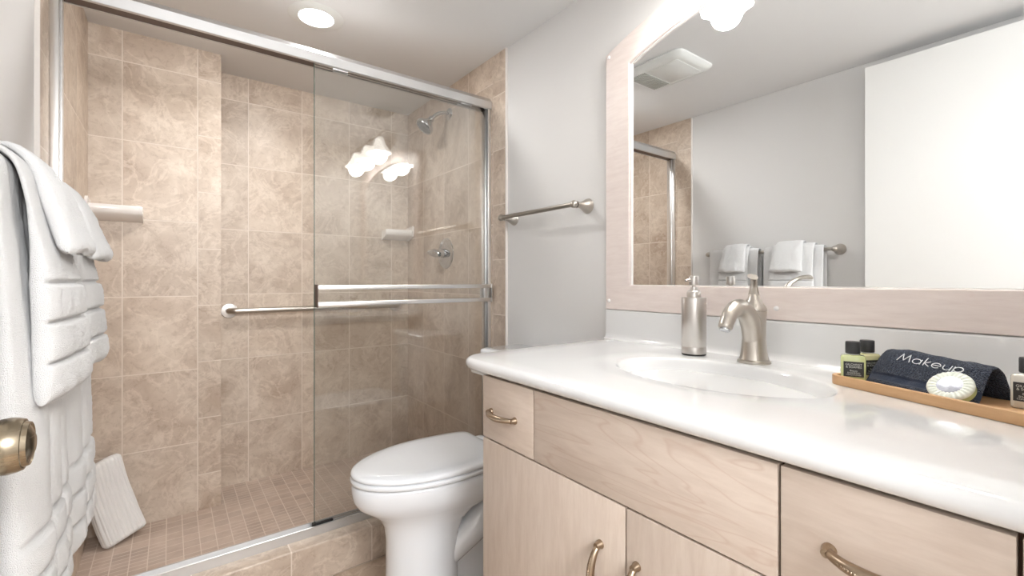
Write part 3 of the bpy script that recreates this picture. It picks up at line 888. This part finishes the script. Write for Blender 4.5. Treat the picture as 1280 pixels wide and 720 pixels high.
obj('drain', MB().lathe([(0, .001), (.014, .001), (.016, .003), (.021, .003), (.022, 0)], (bx, by, CT-D-.001), (0, 0, 1), 32), M['chrome'], co)

# ------------------------------------------------------------ mirror
mi = thing('wall_mirror', 'large arched mirror in a pale pickled wood frame above the counter', 'mirror', (XR, .5675, .953))
yc = .5675
def arch(hw, zc, Rr, zbot, n=60):
    """outline (y,z): bottom-left, bottom-right, then the arch back"""
    pts = [(yc-hw, zbot), (yc+hw, zbot)]
    for i in range(n+1):
        d_ = hw-2*hw*i/n
        pts.append((yc+d_, zc-(Rr-math.sqrt(Rr*Rr-d_*d_)) if True else 0))
    return pts
oH, iH = .5675, .4605
out_ = arch(oH, 1.990, 1.545, .9535); inn_ = arch(iH, 1.903, 1.27, 1.0405)
frm = MB(); n_ = len(out_)
xf0, xf1 = XR-.022, XR-.001
def ringpts(P, x): return [(x, p[0], p[1]) for p in P]
frm.loft([ringpts(inn_, xf1), ringpts(inn_, xf0+.002), ringpts([(p[0]+(q_[0]-p[0])*.02, p[1]+(q_[1]-p[1])*.02) for p, q_ in zip(inn_, out_)], xf0), ringpts([(p[0]+(q_[0]-p[0])*.97, p[1]+(q_[1]-p[1])*.97) for p, q_ in zip(inn_, out_)], xf0), ringpts(out_, xf0+.003), ringpts(out_, xf1), ringpts(inn_, xf1)], cap=False)
obj('frame', frm, M['wood_frame'], mi, ang=25)
gl = MB(); gl.add(ringpts(inn_, XR-.0085), [tuple(range(n_))])
obj('mirror_glass', gl, M['mirror'], mi, smooth=False)
ib = MB(); e2 = arch(iH-.0075, 1.896, 1.27, 1.0475)
ib2 = arch(iH-.001, 1.902, 1.27, 1.0415)
lst = MB().loft([ringpts(ib2, XR-.0086), ringpts(ib2, XR-.0125), ringpts([(a_[0]+(b_[0]-a_[0])*.35, a_[1]+(b_[1]-a_[1])*.35) for a_, b_ in zip(ib2, e2)], XR-.0125), ringpts([(a_[0]+(b_[0]-a_[0])*.35, a_[1]+(b_[1]-a_[1])*.35) for a_, b_ in zip(ib2, e2)], XR-.0086)], cap=False)
obj('inner_bead', lst, simple('white_bead', srgb(240, 238, 236), .3, vary=.03), mi, ang=25)['label'] = 'white inner bead of the frame'
btn = simple('white_screw_cap', srgb(240, 238, 238), .25, vary=.03)
for y_, z_ in ((1.118, 1.870), (1.118, .985), (.545, .985), (.018, .985), (.018, 1.870)):
    obj('screw_cap', MB().lathe([(.0065, 0), (.006, .003), (.003, .005), (0, .0055)], (xf0, y_, z_), (-1, 0, 0), 20), btn, mi)

# ------------------------------------------------------------ vanity light above the mirror
vl = thing('vanity_light', 'three-shade vanity light with frosted bell shades above the mirror', 'wall light', (XR, .50, 2.06))
pl = MB().lathe([(.058, 0), (.060, .004), (.056, .014), (.040, .020), (0, .022)], (XR, .52, 2.075), (-1, 0, 0), 48, sx=1, sy=1)
pv = []
for v in pl.v: pv.append((v[0], .52+(v[1]-.52)*3.4, v[2]))
pl.v = pv
obj('back_plate', pl, M['nickel'], vl)
for yy in (.28, .52, .76):
    obj('arm', MB().tube([(XR-.015, yy, 2.075), (XR-.05, yy, 2.100), (XR-.10, yy, 2.105), (XR-.135, yy, 2.085), (XR-.145, yy, 2.05)], .006, 12), M['nickel'], vl)
    s_ = MB().lathe([(.016, .0), (.024, -.004), (.030, -.020), (.038, -.045), (.052, -.072), (.072, -.098), (.080, -.108), (.078, -.1085), (.070, -.098), (.050, -.072), (.036, -.045), (.028, -.020), (.022, -.006), (.0, -.004)], (XR-.145, yy, 2.045), (0, 0, 1), 48)
    cx_, cy_ = XR-.145, yy
    vv = []
    for v in s_.v:
        a = math.atan2(v[1]-cy_, v[0]-cx_); k_ = 1+.035*math.cos(8*a)*min(1, max(0, (2.0-v[2])/.05))
        vv.append((cx_+(v[0]-cx_)*k_, cy_+(v[1]-cy_)*k_, v[2]))
    s_.v = vv
    sh_ = obj('shade', s_, M['shade'], vl, ang=80)
    obj('socket_cap', MB().lathe([(.018, 0), (.020, .006), (.014, .016), (.008, .020)], (XR-.145, yy, 2.040), (0, 0, 1), 24), M['nickel'], vl)
    bm = bmesh.new(); bmesh.ops.create_uvsphere(bm, u_segments=20, v_segments=12, radius=.024)
    obj('bulb', MB().bm(bm, Matrix.Translation((XR-.145, yy, 1.985))), M['bulb'], vl, ang=180)
    pl_ = bpy.data.lights.new('vanity_bulb_light', 'POINT'); pl_.energy = BULB; pl_.shadow_soft_size = .05; pl_.color = (1, .985, .965)
    lo = bpy.data.objects.new('vanity_bulb_light', pl_); lo.location = (XR-.145, yy, 1.915); COL.objects.link(lo)

# recessed light, fan, vent, added hall fill light
rl = thing('recessed_light', 'round recessed ceiling light above the shower, lit', 'ceiling light', (.495, 2.05, CZ))
obj('trim_ring', MB().lathe([(.068, -.002), (.070, -.007), (.085, -.006), (.104, -.003), (.110, 0.0), (.108, .001), (.068, .001)], (.495, 2.05, CZ), (0, 0, 1), 64), M['plastic'], rl)
obj('lens', MB().lathe([(0, -.0035), (.060, -.0035), (.0675, -.0025), (.0675, -.0005), (0, -.0005)], (.495, 2.05, CZ), (0, 0, 1), 56), M['lens'], rl)
fn = thing('exhaust_fan', 'white ceiling exhaust fan grille, seen in the mirror', 'exhaust fan', (.46, 1.46, CZ))
fx0, fx1, fy0, fy1 = .315, .635, 1.265, 1.64
def rrz(g, z): return rr(fx0+g, fx1-g, fy0+g, fy1-g, .045, z)
obj('housing', MB().loft([rrz(0, CZ-.001), rrz(0, CZ-.008), rrz(.012, CZ-.020), rrz(.035, CZ-.026), rrz(.05, CZ-.026)]), M['plastic'], fn, ang=35)
gr = MB()
for i in range(9): gr.box((fx0+.05, fy1-.135+i*.0115, CZ-.0295), (fx1-.05, fy1-.135+i*.0115+.006, CZ-.0262))
obj('grille', gr, M['plastic_g'], fn, smooth=False)
obj('lens', B((fx0+.055, fy0+.05, CZ-.0285), (fx1-.055, fy1-.155, CZ-.0262), .001), M['plastic'], fn)
cv = thing('ceiling_vent', 'square louvred ceiling vent reflected in the shower glass', 'vent', (1.12, .905, CZ))
obj('frame', MB().box((1.015, .785, CZ-.008), (1.225, .815, CZ-.001), .002).box((1.015, .995, CZ-.008), (1.225, 1.025, CZ-.001), .002).box((1.015, .815, CZ-.008), (1.045, .995, CZ-.001), .002).box((1.195, .815, CZ-.008), (1.225, .995, CZ-.001), .002), M['plastic'], cv)
obj('backing', B((1.045, .815, CZ-.003), (1.195, .995, CZ-.001)), M['dark'], cv, smooth=False)
lv_ = MB()
for i in range(9): lv_.box((1.045, .821+i*.020, CZ-.007), (1.195, .829+i*.020, CZ-.0032))
for i in range(5): lv_.box((1.064+i*.027, .815, CZ-.0075), (1.067+i*.027, .995, CZ-.0032))
obj('louvre', lv_, M['plastic_g'], cv, smooth=False)
hl = thing('hall_fill_light', 'added round fill light on the unseen hall ceiling behind the doorway', 'ceiling light', (.15, -.95, CZ))  # unseen fixture, made up to go with the hall fill
obj('lens', MB().lathe([(0, -.05), (.08, -.045), (.13, -.03), (.15, -.012), (.15, -.001), (0, -.001)], (.15, -.95, CZ), (0, 0, 1), 48), M['hall_fill_lens'], hl)

# ------------------------------------------------------------ things on the counter
# soap dispenser
sx_, sy_ = 1.190, .728
sd = thing('soap_dispenser', 'brushed steel cylindrical soap pump bottle left of the faucet', 'soap dispenser', (sx_, sy_, CT))
o_ = (sx_, sy_, CT)
obj('base_ring', MB().lathe([(.031, .0005), (.0325, .003), (.0325, .005)], o_, (0, 0, 1), 48), M['rubber'], sd)
obj('body', MB().lathe([(.033, .005), (.0335, .006), (.0335, .0235), (.0328, .0245), (.0335, .0255), (.0335, .160), (.0325, .1625), (.016, .1632), (0, .1632)], o_, (0, 0, 1), 56), M['steel'], sd)
obj('collar', MB().lathe([(.019, .163), (.019, .177), (.0165, .181), (.011, .184), (.0095, .192), (0, .192)], o_, (0, 0, 1), 40), M['steel'], sd)
pm = MB().lathe([(.0052, .190), (.0062, .197), (.0125, .198), (.0130, .201), (.0130, .221), (.0118, .2235), (0, .224)], o_, (0, 0, 1), 32)
pm.tube([(sx_-.002, sy_, CT+.2125), (sx_-.018, sy_+.007, CT+.2125), (sx_-.026, sy_+.010, CT+.2095)], [.0048, .0042, .0034], 14)
obj('pump_head', pm, M['steel'], sd)

# faucet
fx, fy = 1.200, .566
fa = thing('faucet', 'brushed nickel single-handle faucet with arched spout behind the sink', 'faucet', (fx, fy, CT))
o_ = (fx, fy, CT)
obj('base', MB().lathe([(.0385, 0), (.0395, .003), (.0385, .007), (.034, .009), (0, .009)], o_, (0, 0, 1), 48), M['nickel'], fa)
def ell(c, rx, ry, tiltv, n=40):
    """ring around c; tiltv = unit normal"""
    q_ = Vector((0, 0, 1)).rotation_difference(Vector(tiltv).normalized()).to_matrix()
    return [tuple(Vector(c)+q_ @ Vector((rx*math.cos(2*PI*k/n), ry*math.sin(2*PI*k/n), 0))) for k in range(n)]
bdy = MB()
bdy.loft([ell((fx, fy, CT+z), r, r, (0, 0, 1)) for z, r in ((.009, .0345), (.016, .0325), (.035, .0295), (.06, .0275), (.09, .0275), (.115, .0285), (.130, .0295), (.1315, .0288))])
obj('body', bdy, M['nickel'], fa, ang=60)
spt = MB()
path = [((fx-.002, CT+.045), .024, (-.15, 1)), ((fx-.008, CT+.075), .0245, (-.25, 1)), ((fx-.020, CT+.105), .0240, (-.55, 1)), ((fx-.042, CT+.130), .0225, (-1, .85)), ((fx-.070, CT+.1435), .0210, (-1, .25)), ((fx-.097, CT+.142), .0195, (-1, -.3)), ((fx-.119, CT+.129), .0180, (-1, -.9)), ((fx-.134, CT+.112), .0168, (-.6, -1)), ((fx-.141, CT+.100), .0165, (-.45, -1)), ((fx-.143, CT+.096), .0140, (-.45, -1))]
secs = []
P3 = [Vector((p[0][0], fy, p[0][1])) for p in path]
dense = []
for i in range(len(P3)-1):
    p0, p1, p2, p3 = P3[max(i-1, 0)], P3[i], P3[i+1], P3[min(i+2, len(P3)-1)]
    for k in range(4):
        t_ = k/4
        pt = 0.5*((2*p1)+(p2-p0)*t_+(2*p0-5*p1+4*p2-p3)*t_*t_+(3*p1-p0-3*p2+p3)*t_**3)
        dense.append((pt, path[i][1]*(1-t_)+path[i+1][1]*t_))
dense.append((P3[-1], path[-1][1]))
spt.tube([d_[0] for d_ in dense], [d_[1] for d_ in dense], 28, up=(0, 1, 0))
obj('spout', spt, M['nickel'], fa, ang=60)
tipd = Vector((-.42, 0, -.9)).normalized()
obj('aerator', MB().lathe([(.0125, -.002), (.0125, .005), (.011, .006), (0, .0055)], (fx-.143, fy, CT+.0965), tipd, 28), M['chrome'], fa)
hd = MB()
hd.loft([ell((fx, fy, CT+z), r, r, (0, 0, 1)) for z, r in ((.1325, .0300), (.136, .0302), (.143, .0280), (.153, .0215), (.164, .0150), (.176, .0112))])
obj('handle_dome', hd, M['nickel'], fa, ang=60)
lvp = [(fx, fy, CT+.174), (fx-.004, fy-.002, CT+.190), (fx-.014, fy-.007, CT+.203), (fx-.030, fy-.014, CT+.2125), (fx-.048, fy-.0215, CT+.2185), (fx-.064, fy-.028, CT+.2205), (fx-.076, fy-.033, CT+.220)]
lm = MB().tube(lvp, [.0135, .0100, .0080, .0076, .0086, .0108, .0125], 20, flat=.5, up=(.38, 0, .92))
obj('lever', lm, M['nickel'], fa, ang=60)

# tray and toiletries. local frame: A along the tray, P across it towards the wall
O = Vector((1.083, .363, CT)); A_ = Vector((-.339, -.941, 0)).normalized(); P_ = Vector((.941, -.339, 0)).normalized()
def L3(a, p, z=0): return O + A_*a + P_*p + Vector((0, 0, z))
TM = Matrix(((A_.x, P_.x, 0, O.x), (A_.y, P_.y, 0, O.y), (0, 0, 1, O.z), (0, 0, 0, 1)))
def rl_(a0, a1, p0, p1, r, z): return [tuple(v) for v in rr(a0, a1, p0, p1, r, z, 8)]
TLn, TWd = .315, .175
tm = MB().loft([rl_(.001, TLn-.001, .001, TWd-.001, .018, .0005), rl_(0, TLn, 0, TWd, .02, .002), rl_(0, TLn, 0, TWd, .02, .0185), rl_(.001, TLn-.001, .001, TWd-.001, .019, .0195), rl_(.007, TLn-.007, .007, TWd-.007, .014, .0195), rl_(.0085, TLn-.0085, .0085, TWd-.0085, .013, .0180), rl_(.0085, TLn-.0085, .0085, TWd-.0085, .013, .0070)]).xf(TM)
tag(obj('tray', tm, M['bamboo'], None, ang=35, origin=O), 'shallow bamboo tray on the counter right of the sink', 'tray')
def bottle(label, a, p, liq, yaw, half=.0205, depth=.0135):
    c = L3(a, p, .0072)
    t_ = thing('toiletry_bottle', label, 'bottle', c, 'toiletry bottles on the tray')
    RM = Matrix.Translation(c) @ Matrix.Rotation(yaw, 4, 'Z')
    def sq(w_, d_, z, r): return [tuple(v) for v in rr(-w_, w_, -d_, d_, r, z, 6)]
    bm_ = MB().loft([sq(half-.002, depth-.002, 0, .005), sq(half, depth, .0025, .006), sq(half, depth, .050, .006), sq(half-.002, depth-.0015, .0535, .006), sq(half*.55, half*.5, .055, .006)]).xf(RM)
    obj('bottle_body', bm_, liq, t_, ang=40)
    obj('neck', MB().lathe([(.009, .054), (.009, .060)], (0, 0, 0), (0, 0, 1), 24).xf(RM), M['plastic'], t_)
    obj('cap', MB().lathe([(.0120, .057), (.0125, .058), (.0125, .0795), (.0115, .081), (0, .081)], (0, 0, 0), (0, 0, 1), 36).xf(RM), M['black'], t_)
    obj('label', MB().box((-half*.80, -depth-.0005, .012), (half*.80, -depth+.001, .042)).xf(RM), M['label'], t_, smooth=False)
    wr = MB()
    def txt(s, size, z):
        cu = bpy.data.curves.new('t', 'FONT'); cu.body = s; cu.size = size; cu.align_x = 'CENTER'; cu.extrude = .0001
        o = bpy.data.objects.new('t', cu); COL.objects.link(o)
        me = bpy.data.meshes.new_from_object(o)
        vs = [(v.co.x, -depth-.0006-v.co.z*.5, z+v.co.y) for v in me.vertices]
        wr.add(vs, [tuple(p_.vertices) for p_ in me.polygons])
        bpy.data.objects.remove(o)
    txt('GILCHRIST', .0056, .0345); txt('& SOAMES', .0056, .0295)
    txt('Beauty', .0046, .0225); txt('SHAMPOO', .0044, .0180); txt('CONDITIONER', .0036, .0145)
    obj('lettering', wr.xf(RM), M['ink'], t_, smooth=False)
    return t_
def facing(a, p, extra=0):
    c = L3(a, p); return math.atan2(c.y, c.x) - PI/2 + extra
bottle('small bottle of pale green liquid at the left front end of the tray', .030, .030, M['oil'], facing(.03, .03, .10))
bottle('small cream bottle standing behind the green one on the tray', .024, .078, M['cream'], facing(.024, .078, .75))
bottle('small milky bottle at the right end of the tray, cut by the picture edge', .256, .104, M['milk'], facing(.256, .104, -.15))

# folded dark make-up towel: a tent shaped fold open at its right end
def tent():
    n, m_ = 64, 60
    base = [(.046, .0075), (.052, .0095), (.060, .020), (.072, .040), (.083, .057), (.092, .066), (.102, .069), (.113, .066), (.124, .054), (.132, .036), (.138, .018), (.142, .0075)]
    P = catmull([(p[0], 0, p[1]) for p in base], n)
    th = .0125
    outer = []; inner = []
    for i, (c, s, L_) in enumerate(P):
        a = P[max(i-1, 0)][0]; b2 = P[min(i+1, n)][0]
        t_ = (b2-a).normalized(); nr = Vector((-t_.z, 0, t_.x))
        if nr.z < 0 and i not in (0, n): nr = -nr
        ro = []; ri = []
        for k in range(m_+1):
            v = k/m_
            al = .045+.174*v + (.012*(1-s/L_)*0) + .010*math.sin(s/L_*PI)*(v-.5)*2*-.3 - .006*(1-v)*math.cos(s/L_*PI)
            ed = (1-abs(2*v-1)**8)**.5
            nz = .0022*noise.noise(Vector((v*9, s*40, 2)))+.0011*noise.noise(Vector((v*60, s*260, 5)))
            zz = 1-.10*(v) + .02*math.sin(v*7)
            flat_ = .55 if .012 < s < .026 else 1.0
            o2 = (c.x+nr.x*(th*.5*ed*flat_+nz), al, max(.0075, (c.z+nr.z*(th*.5*ed*flat_+nz))*zz))
            i2 = (c.x-nr.x*th*.5*ed, al, max(.0073, (c.z-nr.z*th*.5*ed)*zz))
            ro.append((o2[1], o2[0], o2[2])); ri.append((i2[1], i2[0], i2[2]))
        outer.append(ro); inner.append(ri)
    vs = []; fs = []; W_ = m_+1; mi_ = []
    for r in outer: vs += r
    off2 = len(vs)
    for r in inner: vs += r
    mb = MB()
    for i in range(n):
        for k in range(m_):
            a = i*W_+k
            fs.append((a, a+1, a+W_+1, a+W_)); mi_.append(1 if .012 < P[i][1] < .026 else 0)
            fs.append((off2+a, off2+a+W_, off2+a+W_+1, off2+a+1)); mi_.append(0)
        fs.append((i*W_, (i+1)*W_, off2+(i+1)*W_, off2+i*W_)); mi_.append(0)
        a = i*W_+m_; fs.append((a, off2+a, off2+a+W_, a+W_)); mi_.append(0)
    for k in range(m_):
        fs.append((k, off2+k, off2+k+1, k+1)); mi_.append(0)
        a = n*W_+k; fs.append((a, a+1, off2+a+1, off2+a)); mi_.append(0)
    mb.add(vs, fs); mb.mi = mi_
    return mb, P, th
tn, TP, TTH = tent()
tn.xf(TM)
tw = thing('makeup_towel', 'dark navy folded towel embroidered Makeup, tented on the bamboo tray', 'towel', L3(.13, .095, .0072))
obj('cloth', tn, [M['navy'], M['navy_flat']], tw, ang=120)
# embroidery: strokes on the near slope
def slope(u, v):
    """u along the tray, v up the slope (m from the near hem)"""
    i = 0
    while i < len(TP)-2 and TP[i+1][1] < v: i += 1
    f_ = (v-TP[i][1])/(TP[i+1][1]-TP[i][1])
    c_ = TP[i][0].lerp(TP[i+1][0], f_); t_ = (TP[i+1][0]-TP[i][0]).normalized(); nr = Vector((-t_.z, 0, t_.x))
    zz = 1-.10*((u-.045)/.180) + .02*math.sin((u-.045)/.180*7)
    q_ = c_ + nr*(TTH*.5+.0014)
    return L3(u, q_.x, q_.z*zz)
def arc(cx, cy, r, a0, a1, n=18, ry=None):
    ry = ry or r
    return [(cx+r*math.cos(math.radians(a0+(a1-a0)*i/n)), cy+ry*math.sin(math.radians(a0+(a1-a0)*i/n))) for i in range(n+1)]
strokes = []
# M (geometric, slanted legs)
strokes += [[(0, 0), (.22, .95), (.50, .12), (.80, .95), (1.02, 0)]]
strokes += [arc(1.52, .33, .32, 0, 360), [(1.84, .66), (1.84, 0)]]
strokes += [[(2.10, 0), (2.10, 1.05)], [(2.50, .66), (2.12, .32), (2.54, 0)]]
strokes += [[(2.70, .34), (3.32, .34)], arc(3.01, .33, .32, 0, 315)]
strokes += [[(3.52, .66), (3.52, .30)], arc(3.79, .30, .27, 180, 360), [(4.06, .66), (4.06, 0)]]
strokes += [arc(4.60, .33, .32, 0, 360), [(4.28, .66), (4.28, -.35)]]
em = MB(); sc_l = .0222
for st in strokes:
    dd = []
    for (a0_, b0_), (a1_, b1_) in zip(st, st[1:]):
        k_ = max(1, int(math.hypot(a1_-a0_, b1_-b0_)/.12))
        for i in range(k_): dd.append((a0_+(a1_-a0_)*i/k_, b0_+(b1_-b0_)*i/k_))
    dd.append(st[-1])
    em.tube([slope(.082+(x_+.12*y_)*sc_l*.93, .0585+y_*.0150) for x_, y_ in dd], .00078, 8)
obj('embroidery', em, M['thread'], tw)['label'] = 'white stitched word Makeup'

# round pleated soap
c = L3(.186, .0400, .0335)
nrm = (Vector((-.93, .22, 0)).normalized()*.68+Vector((0, 0, .76))).normalized()
so = thing('wrapped_soap', 'round pale green soap in pleated paper leaning on the navy towel', 'soap', L3(.186, .03, .0072))
def disc_xf(): 
    q_ = Vector((0, 0, 1)).rotation_difference(nrm).to_matrix().to_4x4(); return Matrix.Translation(c) @ q_
RS = .0300
body = MB().lathe([(0, -.018), (RS-.004, -.018), (RS, -.014), (RS+.0005, -.006), (RS, -.002), (RS-.003, 0)], (0, 0, 0), (0, 0, 1), 60).xf(disc_xf())
obj('soap_body', body, M['soapgreen'], so, ang=40)
pw = MB(); vs = []; fs = []; n1 = 144
rad = [.016, .0185, .022, .026, RS-.001, RS+.0012, RS+.001]
for j, r in enumerate(rad):
    for k in range(n1):
        a = 2*PI*k/n1; pl_ = math.sin(a*24+.6*math.sin(3*a)+r*160)
        hgt = [.0018, .0024, .0028, .0026, .0016, -.001, -.004][j] + pl_*[.0, .0007, .0011, .0011, .0007, .0003, 0][j]
        vs.append((r*math.cos(a), r*math.sin(a), hgt))
for j in range(len(rad)-1):
    for k in range(n1): k2 = (k+1) % n1; fs.append((j*n1+k, j*n1+k2, (j+1)*n1+k2, (j+1)*n1+k))
pw.add(vs, fs).xf(disc_xf())
obj('pleated_wrapper', pw, M['wrap'], so, ang=120)
obj('seal', MB().lathe([(0, .0030), (.014, .0028), (.0175, .0022), (.0175, .001)], (0, 0, 0), (0, 0, 1), 48).xf(disc_xf()), M['seal'], so)['label'] = 'silver grey round seal'
